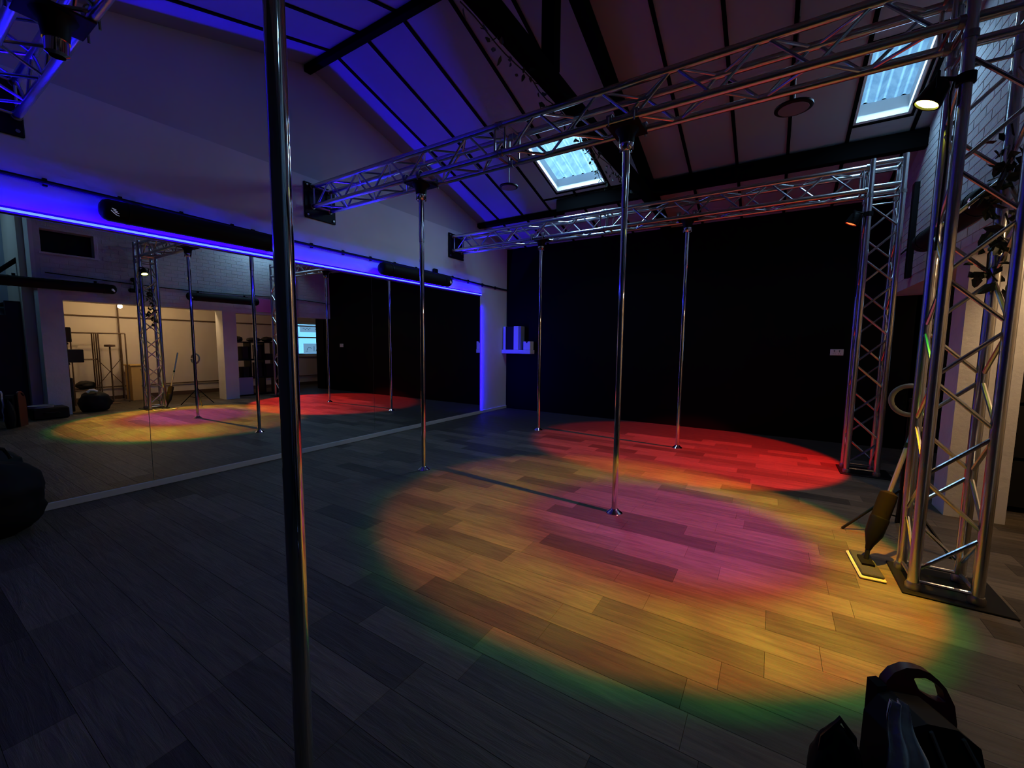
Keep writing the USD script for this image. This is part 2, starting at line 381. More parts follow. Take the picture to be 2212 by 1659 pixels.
# skylights: white reveal, black edge, corrugated translucent sheet
def skylight(i, s):
    w = struct(f'window_{i}')
    x0, x1, ya, yb = s
    t, d = 0.03, 0.17
    obj('reveal_board', roof_slab(x0, x0 + t, ya, yb, 0.0, d), 'white_gloss', w, smooth=False)
    obj('reveal_board', roof_slab(x1 - t, x1, ya, yb, 0.0, d), 'white_gloss', w, smooth=False)
    obj('reveal_board', roof_slab(x0, x1, ya, ya + t, 0.0, d), 'white_gloss', w, smooth=False)
    obj('reveal_board', roof_slab(x0, x1, yb - t, yb, 0.0, d), 'white_gloss', w, smooth=False)
    f = 0.022
    obj('edge_trim', [roof_slab(x0 - f, x0, ya - f, yb + f, -0.012, 0.0), roof_slab(x1, x1 + f, ya - f, yb + f, -0.012, 0.0),
                      roof_slab(x0, x1, ya - f, ya, -0.012, 0.0), roof_slab(x0, x1, yb, yb + f, -0.012, 0.0)], 'black_timber', w, smooth=False)
    n = 60
    xs = np.linspace(x0 - .05, x1 + .05, n); wv = np.cos(np.arange(n) / n * (x1 - x0 + .1) / 0.146 * 2 * np.pi) * 0.030
    V = []; F = []
    for xx, h in zip(xs, wv):
        for yy in (ya - .05, yb + .03):
            for th in (0.0, 0.004): V.append((xx, yy, roof_z(yy) + d + .026 + h + th))
    for k in range(n - 1):
        a, b = 4 * k, 4 * k + 4
        for p, q in ((0, 2), (2, 3), (3, 1), (1, 0)): F += [(a + p, b + p, b + q), (a + p, b + q, a + q)]
    obj('corrugated_sheet', trimesh.Trimesh(V, F, process=False), 'corrugated_sheet_bright' if i == 1 else 'corrugated_sheet', w, smooth=40)
for i, s in enumerate(SKYS + ADDED_SKY): skylight(i + 1, s)  # the last one, over the stair, is added for its light

# window of the side room
w = struct('window_4')
obj('window_frame', [rbx(XA + .06, XA + .12, 7.35, 9.75, .92, .97), rbx(XA + .06, XA + .12, 7.35, 9.75, 1.88, 1.93), rbx(XA + .06, XA + .12, 7.35, 9.75, 1.45, 1.49)]
    + [rbx(XA + .06, XA + .12, a, a + .05, .97, 1.88) for a in (7.35, 8.52, 9.70)], 'cream_trim', w, smooth=False)
obj('window_sill', rbx(XA - .06, XA + .06, 7.3, 9.8, .87, .92), 'cream_trim', w, smooth=False)
for a, b in ((7.4, 8.52), (8.57, 9.70)):
    for c, d in ((.97, 1.45), (1.49, 1.88)): obj('pane', bx(XA + .085, XA + .091, a, b, c, d), 'window_pane', w, smooth=False)

# ------------------------------------------------------------------ black roof timbers
g = thing('roof_truss', 'black timber roof truss with tie beam, upright post and sloping rafters', 'roof truss', (3.085, 3.0, 3.25))
obj('tie_beam', rbx(3.03, 3.14, YF, YB, 3.25, 3.375, .006), 'black_timber', g, smooth=False)
obj('king_post', rbx(3.03, 3.14, 2.945, 3.055, 3.375, 4.40, .006), 'black_timber', g, smooth=False)
obj('rafter', roof_slab(3.03, 3.14, RIDGE_Y, YB, -0.14, -0.014), 'black_timber', g, smooth=False)
obj('rafter', roof_slab(3.03, 3.14, YF, RIDGE_Y, -0.14, -0.014), 'black_timber', g, smooth=False)
obj('knee_strut', tube((3.085, 3.05, 3.42), (3.085, 4.35, 3.95), .04, 6), 'black_timber', g, smooth=False) if False else None
solo('ridge_beam', rbx(-.018, 7.2, 2.96, 3.04, 4.345, 4.42, .005), 'black_timber', 'black ridge beam running along the peak of the ceiling', 'beam', smooth=False)
solo('purlin_beam', rbx(1.68, XR, 5.96, 6.06, 3.345, 3.53, .006), 'black_timber', 'thick black beam crossing above the rear truss', 'beam', smooth=False)
solo('slim_purlin', roof_slab(-.018, 1.68, 6.20, 6.27, -0.075, -0.014), 'black_timber', 'slim black beam under the blue-lit ceiling beside the mirror wall', 'beam', smooth=False)

# ------------------------------------------------------------------ mirrors and LED strips
MT = 2.19
for y0, y1, lab in ((YF + .09, 1.366, 'tall wall mirror panel nearest the camera'), (1.37, 3.810, 'middle wall mirror panel reflecting the coloured light pools'), (3.814, 6.255, 'farthest wall mirror panel beside the white wall strip')):
    m = thing('mirror_panel', lab, 'mirror', (0.0, (y0 + y1) / 2, 0.06))
    obj('glass', bx(0.004, 0.0085, y0, y1, 0.06, MT), 'mirror_silver', m, smooth=False)
    obj('backing', bx(0.0, 0.0038, y0 + .001, y1 - .001, 0.06, MT), 'mirror_edge', m, smooth=False)
def rect_light(path, width, height, pos, normal, upd, color, inten):
    L = UsdLux.RectLight.Define(stage, path)
    L.CreateWidthAttr(width); L.CreateHeightAttr(height); L.CreateColorAttr(Gf.Vec3f(*color)); L.CreateIntensityAttr(inten)
    zax = -np.array(normal, float); zax /= np.linalg.norm(zax); yax = np.array(upd, float); yax -= yax @ zax * zax; yax /= np.linalg.norm(yax); xax = np.cross(yax, zax)
    L.AddTransformOp().Set(Gf.Matrix4d(*xax, 0, *yax, 0, *zax, 0, *(np.array(pos) - ORIGIN[path.rsplit('/', 1)[0]]), 1))
    return L
Y0, Y1 = YF + .09, 6.255
led = thing('led_strip', 'glowing blue LED strip along the top edge of the mirror', 'led strip', (0, 0, 0))
obj('channel', [bx(0.0, 0.042, Y0, Y1, MT, MT + .004), bx(0.040, 0.043, Y0, Y1, MT + .004, MT + .046)], 'channel_metal', led, smooth=False)
obj('diffuser', bx(0.0432, 0.0460, Y0, Y1, MT + .000, MT + .044), 'led_glow', led, smooth=False)
obj('bright_core', rbx(0.0460, 0.0490, Y0, Y1, MT + .012, MT + .030, .001), 'led_core', led, smooth=False)
rect_light(led + '/up_glow', Y1 - Y0, 0.004, (0.012, (Y0 + Y1) / 2, MT + .010), (0.8, 0, 1), (0, 0, 1), (0.008, 0.0, 1.0), LED_POWER * 9)
rect_light(led + '/wall_glow', Y1 - Y0, 0.008, (0.038, (Y0 + Y1) / 2, MT + .036), (-1, 0, 0.02), (0, 0, 1), (0.008, 0.0, 1.0), LED_POWER * 0.16)
led2 = thing('led_strip', 'blue LED strip running upright beside the far mirror edge', 'led strip', (0, 6.27, 0.06))
obj('diffuser', rbx(0.0, 0.014, 6.258, 6.270, 0.07, 2.0, .002), 'led_glow_side', led2, smooth=False)
rect_light(led2 + '/side_glow', 0.012, 1.9, (0.016, 6.274, 1.05), (0.35, 1, 0), (0, 0, 1), (0.008, 0.0, 1.0), 160.0)

# ------------------------------------------------------------------ tube heaters, conduit
def heater(loc, length, label, side, mark_at, group=None):
    """side +1: on the left wall, facing +x; -1: on the right wall."""
    x, y0, z = loc; R = 0.084; xc = x + side * 0.125; y1 = y0 + length
    h = thing('tube_heater', label, 'heater', (x, y0, z))
    prof = [(0.0, 0.0), (R * .55, .004), (R * .85, .02), (R, .05), (R, length - .05), (R * .85, length - .02), (R * .55, length - .004), (0.0, length)]
    tb = obj('tube', lathe(prof, (xc, y0, z), (0, 1, 0), 24), 'black_matt', h, smooth=50)
    obj('end_band', lathe([(R, 0), (R + .004, 0), (R + .004, .02), (R, .02)], (xc, y0 + .16, z), (0, 1, 0), 24), 'black_plastic', tb)
    obj('end_band', lathe([(R, 0), (R + .004, 0), (R + .004, .02), (R, .02)], (xc, y1 - .18, z), (0, 1, 0), 24), 'black_plastic', tb)
    for yy in (y0 + .25, y1 - .25):
        obj('bracket', [bx(min(x, xc), max(x, xc), yy - .02, yy + .02, z + R - .004, z + R + .006), bx(min(x, x + side * .008), max(x, x + side * .008), yy - .02, yy + .02, z - .03, z + R + .05)], 'black_metal', h, smooth=False)
    # printed mark: three slanted strokes and a curved one, on the front of the end section
    ym = y0 + mark_at if mark_at > 0 else y1 + mark_at
    def pt(u, v):  # u along y, v up, wrapped on the tube
        a = v / (R + .001) + math.radians(-12); return (xc + side * (R + .0015) * math.cos(a), ym + u, z + (R + .0015) * math.sin(a))
    strokes = []
    for k in range(3): strokes.append([pt(-.022 + .008 * k + .026 * t, .020 - .012 * k - .008 * t) for t in np.linspace(0, 1, 6)])
    strokes.append([pt(-.027 + .05 * t, .004 - .034 * math.sin(t * 1.5)) for t in np.linspace(0, 1, 10)])
    obj('mark', [path_tube(s, .0028, 5) for s in strokes], 'logo_white', tb, label='white printed mark')
heater((0.0, 1.12, 2.332), 1.45, 'black tube heater above the mirror left of the nearest pole', 1, .075)
heater((0.0, 3.86, 2.31), 1.42, 'black tube heater above the mirror behind the middle pole', 1, -.07)
heater((XR, 1.25, 2.245), 1.46, 'black tube heater over the lit doorway, seen at left in the mirror', -1, -.06)
heater((XR, 3.80, 2.245), 1.42, 'black tube heater over the shelving doorway, right of the lamp tower', -1, .06)
cd = thing('conduit_pipe', 'black conduit pipe clipped along the mirror wall', 'pipe', (0, 3.0, 2.43))
zc = lambda y: 2.462 - .0095 * (y - .3) + .006 * math.sin(y * 1.7)
obj('pipe', path_tube([(0.021, y, zc(y)) for y in np.linspace(YF + .05, YB - .02, 40)], .0165, 8), 'black_plastic', cd)
for y in np.arange(-.4, 7.1, .42):
    obj('saddle_clip', [bx(0.0, .024, y - .012, y + .012, zc(y) - .028, zc(y) + .028), lathe([(.019, -.011), (.019, .011)], (0.021, y, zc(y)), (0, 1, 0), 12)], 'black_metal', cd, smooth=False)
obj('drop_box', [rbx(0, .05, 5.0, 5.09, 2.41, 2.49, .01), path_tube([(0.03, 5.045, 2.41), (0.05, 5.045, 2.36), (0.09, 5.045, 2.34)], .008, 6)], 'black_plastic', cd)
cd2 = thing('conduit_pipe', 'thin black cable pinned along the painted brick wall over the doorways', 'cable', (XR, 4.0, 2.42))
obj('cable_run', path_tube([(XR - .016, y, 2.44 + .03 * math.sin(y * 1.3) - .01 * y) for y in np.linspace(1.85, YB - .02, 50)], .009, 6), 'black_plastic', cd2)
sp_ = thing('wall_spotlight', 'small black wall spotlight on a short stem above the lit doorway', 'spotlight', (XR, 3.0, 2.23))
obj('base', lathe([(0, 0), (.04, 0), (.04, -.02), (0, -.02)], (XR - .001, 2.99, 2.47), (1, 0, 0), 16), 'black_metal', sp_)
obj('stem', path_tube([(XR - .02, 2.99, 2.47), (XR - .06, 2.99, 2.44), (XR - .07, 2.99, 2.3)], .012, 8), 'black_metal', sp_)
obj('head', rbx(XR - .13, XR - .02, 2.90, 3.08, 2.225, 2.30, .02), 'black_metal', sp_)
solo('black_strip', rbx(XR - .05, XR - .007, 6.10, 6.19, 2.06, 3.05, .005), 'black_plastic', 'upright black strip on the brick wall behind the rear tower', 'trunking', smooth=False)  # thin black strip set upright against the wall
solo('wall_light_patch', bx(XR - .012, XR - .006, 5.22, 5.58, 2.03, 2.34), 'magenta_light_patch', 'pink patch of light, made as a thin magenta panel on the brick wall under the end of the tube heater', 'light_patch', smooth=False)  # pink light on the wall, painted as a thin magenta panel

# ------------------------------------------------------------------ box trusses, towers, wall plates
CC = 0.22; TR = 0.025; BR = 0.010
def box_lattice(parent, ends, axis, half, parity=0, tilt=0):
    """Chords and zigzag braces of a square lattice; ends: list of segment (a, b) along the axis; local coordinates about the centre line."""
    def P(t, u, v): return (t, u, v) if axis == 0 else (u, v, t)
    corners = [(-half, -half), (half, -half), (half, half), (-half, half)]
    for a, b in ends:
        for u, v in corners: obj('chord', tube(P(a, u, v), P(b, u, v), TR, 14), 'truss_aluminium', parent)
        for f in range(4):
            (u0, v0), (u1, v1) = corners[f], corners[(f + 1) % 4]
            n = max(2, round((b - a - .16) / .25)); st = (b - a - .16) / n
            for k in range(n):
                t0, t1 = a + .08 + k * st, a + .08 + (k + 1) * st
                p, q = ((u0, v0), (u1, v1)) if (k + f + parity) % 2 == 0 else ((u1, v1), (u0, v0))
                obj('brace', tube(P(t0 + .012, *p), P(t1 - .012, *q), BR, 8), 'truss_aluminium', parent)
            for t in (a + .035, b - .035): obj('end_bar', tube(P(t, u0, v0), P(t, u1, v1), BR, 8), 'truss_aluminium', parent)
        for u, v in corners:
            obj('coupler', tube(P(a - .012, u, v), P(a + .02, u, v), TR + .006, 14), 'steel_dull', parent)
            obj('coupler', tube(P(b - .02, u, v), P(b + .012, u, v), TR + .006, 14), 'steel_dull', parent)
ZC = 2.985
TRL = [(0.02, 2.62), (2.65, 5.335)]
tr = thing('box_truss', 'middle silver box truss running from the wall plate to the large right tower', 'truss', (0, 3.095, ZC))
_o = ORIGIN[tr]; ORIGIN[tr] = np.zeros(3)
box_lattice(tr, TRL, 0, CC / 2)
dup(tr, 'box_truss', (0, 5.585, ZC - .02), 'rear silver box truss in front of the black wall', 'truss')
dup(tr, 'box_truss', (0, 0.64, ZC), 'nearest box truss, cut off at the upper left corner', 'truss')
COLX = 5.48; CH = 0.12
tw = thing('truss_tower', 'large silver truss tower at right beside the beige pillar', 'truss tower', (COLX, 3.09, 0))
ORIGIN[tw] = np.zeros(3)
box_lattice(tw, [(0.02, 2.80)], 2, CH)
cube = []
for s in (-1, 1):
    for t in (-1, 1):
        cube += [tube((s * CH, t * CH, 2.81), (s * CH, t * CH, 3.14), TR, 14), tube((s * CH, -CH, 2.985 + t * CC / 2), (s * CH, CH, 2.985 + t * CC / 2), TR, 14), tube((-CH - .02, s * CH * .92, 2.985 + t * CC / 2), (CH, s * CH * .92, 2.985 + t * CC / 2), TR, 14)]
obj('corner_block', cube, 'truss_aluminium', tw)
obj('base_plate', rbx(-.175, .25, -.19, .20, 0.0, .010, .003), 'black_metal', tw, smooth=False)
for s in (-1, 1):
    for t in (-1, 1): obj('foot_socket', lathe([(0, .01), (.034, .01), (.034, .035), (.028, .05), (0, .05)], (s * CH, t * CH, 0), (0, 0, 1), 14), 'steel_dull', tw)
dup(tw, 'truss_tower', (COLX, 5.58, -.02 + .02), 'slender rear truss tower with the red lamp, against the black wall', 'truss tower')
dup(tw, 'truss_tower', (COLX, 0.64, 0), 'nearest truss tower standing beside the camera', 'truss tower')
wp = thing('truss_wall_plate', 'black square plate bolting the middle truss to the wall', 'wall plate', (0, 3.09, 2.94))
ORIGIN[wp] = np.zeros(3)
obj('plate', rbx(0.001, .016, -.2, .2, -.2, .2, .012), 'black_metal', wp, smooth=False)
for s in (-1, 1):
    for t in (-1, 1): obj('bolt', lathe([(0, .03), (.013, .03), (.013, .016)], (0, s * .165, t * .165), (1, 0, 0), 6), 'steel_dull', wp, smooth=False)
dup(wp, 'truss_wall_plate', (0, 5.58, 2.935), 'black square plate holding the rear truss on the white wall', 'wall plate')
dup(wp, 'truss_wall_plate', (0, 0.585, 2.94), 'black square plate at the left edge holding the nearest truss', 'wall plate')

# ------------------------------------------------------------------ dance poles
def mount_parts(pm, z=0.0):
    obj('mount_plate', [rbx(-.115, .115, -.125, .125, z + .008, z + .018, .003)], 'black_metal', pm, smooth=False)
    obj('mount_cone', lathe([(.044, -.10), (.05, -.085), (.056, -.03), (.085, .008), (0, .008)], (0, 0, z), (0, 0, 1), 20), 'black_metal', pm)
    for s in (-1, 1):
        for t in (-1, 1):
            obj('hook_clamp', [lathe([(.027, -.02), (.034, -.02), (.034, .02), (.027, .02), (.027, -.02)], (s * .09, t * CC / 2, z + .055), (1, 0, 0), 14), tube((s * .09, t * (CC / 2 + .03), z + .0), (s * .09, t * (CC / 2 + .03), z + .06), .006, 6)], 'steel_dull', pm)
def pole(name, loc, label):
    p = thing(name, label, 'dance pole', loc)
    ORIGIN[p] = np.zeros(3)
    obj('base_flange', lathe([(0, 0), (.062, 0), (.062, .004), (.056, .010), (.036, .024), (.028, .034), (.0235, .036)], (0, 0, 0), (0, 0, 1), 28), 'chrome', p)
    obj('pole_tube', lathe([(.0225, .02), (.0225, 2.70)], (0, 0, 0), (0, 0, 1), 28), 'chrome', p)
    obj('sleeve', lathe([(.0226, 2.30), (.0255, 2.305), (.0255, 2.70), (.04, 2.71), (.05, 2.735), (.05, 2.75)], (0, 0, 0), (0, 0, 1), 24), 'chrome', p)
    for k in range(6):
        a = k * math.pi / 3
        obj('collar_bolt', tube((.044 * math.cos(a), .044 * math.sin(a), 2.70), (.044 * math.cos(a), .044 * math.sin(a), 2.745), .007, 6), 'chrome', p)
    mount_parts(p, 2.835)
    return p
P3 = pole('dance_pole', (3.665, 3.098, 0), 'chrome dance pole standing in the purple light at the middle of the floor')
for loc, lab in (((1.639, 3.092, 0), 'chrome dance pole under the middle truss, nearer the mirror'), ((1.644, 5.567, 0), 'chrome dance pole under the rear truss, nearer the mirror'),
                 ((3.662, 5.600, 0), 'chrome dance pole under the rear truss, in the red light'), ((3.665, 0.560, 0), 'thick foreground dance pole crossing the picture from top to bottom')):
    dup(P3, 'dance_pole', loc, lab, 'dance pole')
pm = thing('pole_mount', 'empty pole mount clamped under the nearest truss, top left', 'pole mount', (1.64, .64, 2.835))
ORIGIN[pm] = np.zeros(3); mount_parts(pm, 0.0)
obj('collar', lathe([(.03, -.17), (.045, -.16), (.045, -.10), (.05, -.10)], (0, 0, 0), (0, 0, 1), 20), 'chrome', pm)

# ------------------------------------------------------------------ stage lamps on the towers
def spot(path, pos, target, half, soft, color, inten, radius=.02):
    L = UsdLux.SphereLight.Define(stage, path)
    L.CreateRadiusAttr(radius); L.CreateNormalizeAttr(True); L.CreateColorAttr(Gf.Vec3f(*color)); L.CreateIntensityAttr(inten)
    s = UsdLux.ShapingAPI.Apply(L.GetPrim()); s.CreateShapingConeAngleAttr(half); s.CreateShapingConeSoftnessAttr(soft)
    d, u, v = frame(np.array(target) - np.array(pos)); 
    L.AddTransformOp().Set(Gf.Matrix4d(*u, 0, *np.cross(-d, u), 0, *(-d), 0, *(np.array(pos) - ORIGIN[path.rsplit('/', 1)[0]]), 1))
def par(name, label, loc, aim, lens, leg, beams):
    p = thing(name, label, 'stage lamp', loc)
    c = np.array(loc, float); d, u, v = frame(np.array(aim) - c)
    hs = obj('housing', lathe([(0, -.10), (.03, -.10), (.045, -.08), (.055, -.02), (.058, 0.0), (.058, .010), (.05, .010), (.05, 0)], c, d, 24), 'black_metal', p)
    obj('lens', lathe([(.05, .0), (.04, .005), (0, .009)], c, d, 24), lens, hs, label='glowing lens')
    side = np.cross(d, (0, 0, 1)); side /= np.linalg.norm(side)
    pts = [c - d * .04 + side * .066, c - d * .04 + side * .066 + np.array([0, 0, .075]), c - d * .04 - side * .066 + np.array([0, 0, .075]), c - d * .04 - side * .066]
    obj('yoke', [tube(pts[k], pts[k + 1], .007, 6) for k in range(3)], 'black_metal', p)
    top = (pts[1] + pts[2]) / 2; L = np.array(leg, float)
    obj('clamp', [tube(top, L, .010, 8), lathe([(.026, -.022), (.037, -.022), (.037, .022), (.026, .022), (.026, -.022)], L, (0, 0, 1), 16)], 'black_metal', p)
    obj('cable', path_tube([c - d * .10, c - d * .14 + np.array([0.03, 0, -.03]), L + np.array([-.05, .0, -.05]), L + np.array([-.04, 0, -.35]), L + np.array([-.045, 0.01, -.8])], .005, 6), 'black_plastic', p)
    for k, (nm, tg, half, soft, col, it) in enumerate(beams): spot(f'{p}/{nm}', c + d * .035, tg, half, soft, col, it * PAR_POWER)
def ring_beams(nm, pos, target, off, half, n, soft, col, it):
    d, u, v = frame(np.array(target) - np.array(pos)); out = []
    for k in range(n):
        a = 2 * math.pi * k / n; q = d + math.tan(math.radians(off)) * (math.cos(a) * u + math.sin(a) * v)
        out.append((f'{nm}_{k:03d}', tuple(np.array(pos) + 3 * q), half, soft, col, it))
    return out
A = (5.235, 2.99, 2.535)
par('stage_lamp', 'yellow-green glowing stage lamp clamped on the large right tower', A, (4.0, 3.0, 0), 'lens_yellow', (COLX - CH, 3.09 - CH, 2.60), [
    ] + ring_beams('green_beam', A, (4.12, 3.02, 0), 23.8, 8.3, 20, 0.9, (0.0, 1.0, 0.05), 0.19)
      + ring_beams('red_rim_beam', A, (4.12, 3.02, 0), 23.4, 7.6, 20, 0.9, (1.0, 0.03, 0.0), 0.13) + [
    ('green_flood', (4.12, 3.0, 0), 32.0, 0.12, (0.0, 1.0, 0.08), 0.055),
    ('red_beam', (4.10, 3.04, 0), 30.7, 0.13, (1.0, 0.03, 0.0), 0.56),
    ('blue_beam', (4.12, 3.21, 0), 20.5, 0.7, (0.10, 0.0, 1.0), 0.30)])
B = (5.235, 5.48, 2.555)
par('stage_lamp', 'red glowing stage lamp clamped on the slender rear tower', B, (4.0, 5.6, 0), 'lens_red', (COLX - CH, 5.58 - CH, 2.62), [
    ('red_beam', (4.02, 5.62, 0), 30.0, 0.14, (1.0, 0.012, 0.004), 1.0)])

# ------------------------------------------------------------------ hanging discs, garlands
def pendant(loc, rd, label):
    x, y, z = loc; p = thing('pendant_disc', label, 'pendant', loc); top = roof_z(y)
    obj('disc', lathe([(0, 0), (rd * .85, 0), (rd, .006), (rd, .02), (rd * .8, .028), (.02, .035), (0, .035)], loc, (0, 0, 1), 32), 'black_plastic', p)
    obj('face', lathe([(0, -.003), (rd * .78, -.003), (rd * .8, 0)], loc, (0, 0, 1), 32), 'grey_plastic', p)
    obj('drop_rod', tube((x, y, z + .03), (x, y, top), .006, 8), 'steel_dull', p)
pendant((1.66, 4.64, 3.30), .118, 'small dark disc hanging on a rod before the blue ceiling')
pendant((4.67, 4.386, 3.30), .14, 'dark disc hanging before the ceiling between the two skylights')
def leaf(p, d, n, s):
    d, u, v = frame(d); n = np.array(n, float); n -= n @ d * d; n /= max(np.linalg.norm(n), 1e-6); w = np.cross(d, n)
    P = [p, p + d * s * .35 + w * s * .3 + n * s * .06, p + d * s * .35 - w * s * .3 + n * s * .06, p + d * s * .4 - n * s * .03, p + d * s * .8 + w * s * .16, p + d * s * .8 - w * s * .16, p + d * s - n * s * .1]
    F = [(0, 1, 3), (0, 3, 2), (1, 4, 3), (3, 5, 2), (3, 4, 6), (3, 6, 5)]
    V = np.vstack([P, np.array(P) + n * .0015]); F2 = F + [(a + 7, c + 7, b + 7) for a, b, c in F]
    return trimesh.Trimesh(V, F2, process=False)
def garland(label, pts, nleaf, size, spread, loc):
    gl = thing('leaf_garland', label, 'garland', loc)
    pts = np.array(pts, float)
    obj('stem', path_tube(pts, .004, 5), 'stem_brown', gl)
    R = random.Random(len(pts) + nleaf)
    for k in range(nleaf):
        t = R.uniform(0, len(pts) - 1.001); i = int(t); p = pts[i] + (pts[i + 1] - pts[i]) * (t - i)
        d = np.array([R.uniform(-1, 1), R.uniform(-1, 1), R.uniform(-1.4, .3)]); q = p + np.array([R.uniform(-spread, spread), R.uniform(-spread, spread), R.uniform(-spread, 0)])
        obj('leaf', leaf(q, d, (R.uniform(-1, 1), R.uniform(-1, 1), R.uniform(-1, 1)), size * R.uniform(.7, 1.3)), 'leaf_green', gl, smooth=False)
R0 = random.Random(3)
garland('dark leaf garland wound along the black tie beam', [(3.022 + .012 * math.sin(k * 1.3), 2.0 + k * .12, 3.245 - .012 * abs(math.sin(k * .9))) for k in range(30)], 70, .05, .055, (3.0, 3.5, 3.2))
garland('dark leaf garland along the right edge of the corrugated skylight', [(2.50 - .03 * math.sin(k), 4.9 + k * .1, roof_z(4.9 + k * .1) - .03) for k in range(11)], 22, .055, .04, (2.5, 5.4, 3.6))
garland('dark leaf garland trailing down inside the large right tower', [(5.585 + .03 * math.sin(k * 1.2), 3.16 + .04 * math.sin(k * 1.4), 2.42 - k * .07) for k in range(12)], 80, .065, .055, (5.585, 3.16, 1.6))

# ------------------------------------------------------------------ back wall shelf and sockets
solo('wall_shelf', rbx(0.0, 0.66, YB - .17, YB, 1.130, 1.205, .004), 'white_gloss', 'white floating shelf on the black wall in the corner', 'shelf', smooth=False)
s1 = thing('speaker_box', 'white box with dark front standing upright on the corner shelf', 'box', (.2, YB - .1, 1.206))
obj('white_side', rbx(.03, .085, YB - .165, YB - .01, 1.206, 1.665, .005), 'white_plastic', s1, smooth=False)
obj('dark_middle', rbx(.085, .275, YB - .155, YB - .01, 1.206, 1.66, .003), 'black_plastic', s1, smooth=False)
obj('white_side', rbx(.275, .385, YB - .165, YB - .01, 1.206, 1.67, .005), 'white_plastic', s1, smooth=False)
obj('grey_side', rbx(.385, .44, YB - .160, YB - .01, 1.206, 1.668, .008), 'grey_plastic', s1, smooth=False)
s2 = thing('small_carton', 'small white carton with a dark notch on the shelf end', 'carton', (.58, YB - .1, 1.206))
obj('body', rbx(.50, .655, YB - .165, YB - .03, 1.206, 1.372, .004), 'white_plastic', s2, smooth=False)
obj('notch', wall_y([(.55, 1.371), (.61, 1.371), (.58, 1.335)], YB - .168, YB - .166), 'black_plastic', s2, smooth=False)
def socket(name, label, cat, y_or_x, rockers):
    x0, x1, z0, z1 = y_or_x
    s = thing(name, label, cat, ((x0 + x1) / 2, YB, z0))
    obj('face_plate', rbx(x0, x1, YB - .011, YB, z0, z1, .003), 'white_plastic', s, smooth=False)
    for a in rockers: obj('switch', rbx(a - .007, a + .007, YB - .017, YB - .011, z1 - .03, z1 - .012, .002), 'grey_plastic', s, smooth=False)
    for a in rockers: obj('pin_holes', [bx(a - .003, a + .003, YB - .0116, YB - .0105, z0 + .045, z0 + .055), bx(a - .014, a - .007, YB - .0116, YB - .0105, z0 + .02, z0 + .026), bx(a + .007, a + .014, YB - .0116, YB - .0105, z0 + .02, z0 + .026)], 'black_plastic', s, smooth=False)
socket('wall_socket', 'white double socket on the black wall near the rear tower', 'socket', (5.30, 5.446, 1.20, 1.286), (5.345, 5.40))

# ------------------------------------------------------------------ mop, ring light on tripod, at the tower
mp = thing('flat_mop', 'flat floor mop leaning at the foot of the large tower', 'mop', (5.19, 3.14, 0))
rotm = T.rotation_matrix(math.radians(4), (0, 0, 1), (5.185, 3.13, 0))
def rot(m): m.apply_transform(rotm); return m
obj('mop_pad', rot(rbx(5.125, 5.245, 2.96, 3.31, .001, .016, .006)), 'cream_trim', mp, smooth=False, label='cream pad edge')
obj('mop_plate', rot(rbx(5.138, 5.238, 2.975, 3.30, .016, .030, .005)), 'mop_pad', mp, smooth=False)
obj('swivel', [tube((5.19, 3.16, .03), (5.20, 3.19, .09), .012, 8), rot(bx(5.16, 5.22, 3.09, 3.21, .03, .042))], 'black_plastic', mp)
h0, h1 = np.array((5.20, 3.19, .09)), np.array((5.475, 3.50, 1.10)); hd = (h1 - h0) / np.linalg.norm(h1 - h0)
obj('bottle_holder', lathe([(.014, 0), (.02, .03), (.044, .10), (.048, .20), (.045, .21)], h0, hd, 20), 'black_plastic', mp)
obj('spray_bottle', lathe([(.044, .21), (.045, .33), (.043, .36), (.02, .375), (0, .375)], h0, hd, 20), 'brown_plastic', mp, label='brown spray bottle')
obj('handle', tube(h0 + hd * .36, h0 + hd * 1.07, .0125, 12), 'tripod_silver', mp)
obj('joint_ring', tube(h0 + hd * .66, h0 + hd * .69, .0155, 12), 'black_plastic', mp)
rl = thing('ring_light', 'pale ring light on a black tripod behind the large tower', 'ring light', (5.43, 3.78, 0))
C0 = np.array((5.447, 3.78, .955)); nrm = np.array((-.35, -.93, .1))
d_, u_, v_ = frame(nrm)
obj('ring', trimesh.util.concatenate([path_tube([C0 + .098 * (math.cos(a) * u_ + math.sin(a) * v_) for a in np.linspace(.2, 2 * math.pi - .1, 40)], .016, 10)]), 'ring_diffuser', rl)
obj('phone_clip', [rbx(5.44, 5.50, 3.77, 3.79, .94, .97, .004), tube((5.449, 3.78, .84), (5.449, 3.78, .95), .006, 6)], 'black_plastic', rl)
top, hub = (5.449, 3.785, .85), (5.449, 3.785, .34)
obj('centre_pole', [tube(top, (5.449, 3.785, .5), .008, 8), tube((5.449, 3.785, .52), (5.449, 3.785, .10), .012, 10)], 'black_metal', rl)
for k, ft in enumerate(((5.14, 3.73, .004), (5.50, 4.09, .004), (5.66, 3.56, .004))):
    obj('leg', tube(hub, ft, .009, 8), 'black_plastic', rl)
    mid = (np.array(hub) + np.array(ft)) / 2
    obj('leg_brace', tube((5.449, 3.785, .14), mid, .005, 6), 'black_metal', rl)

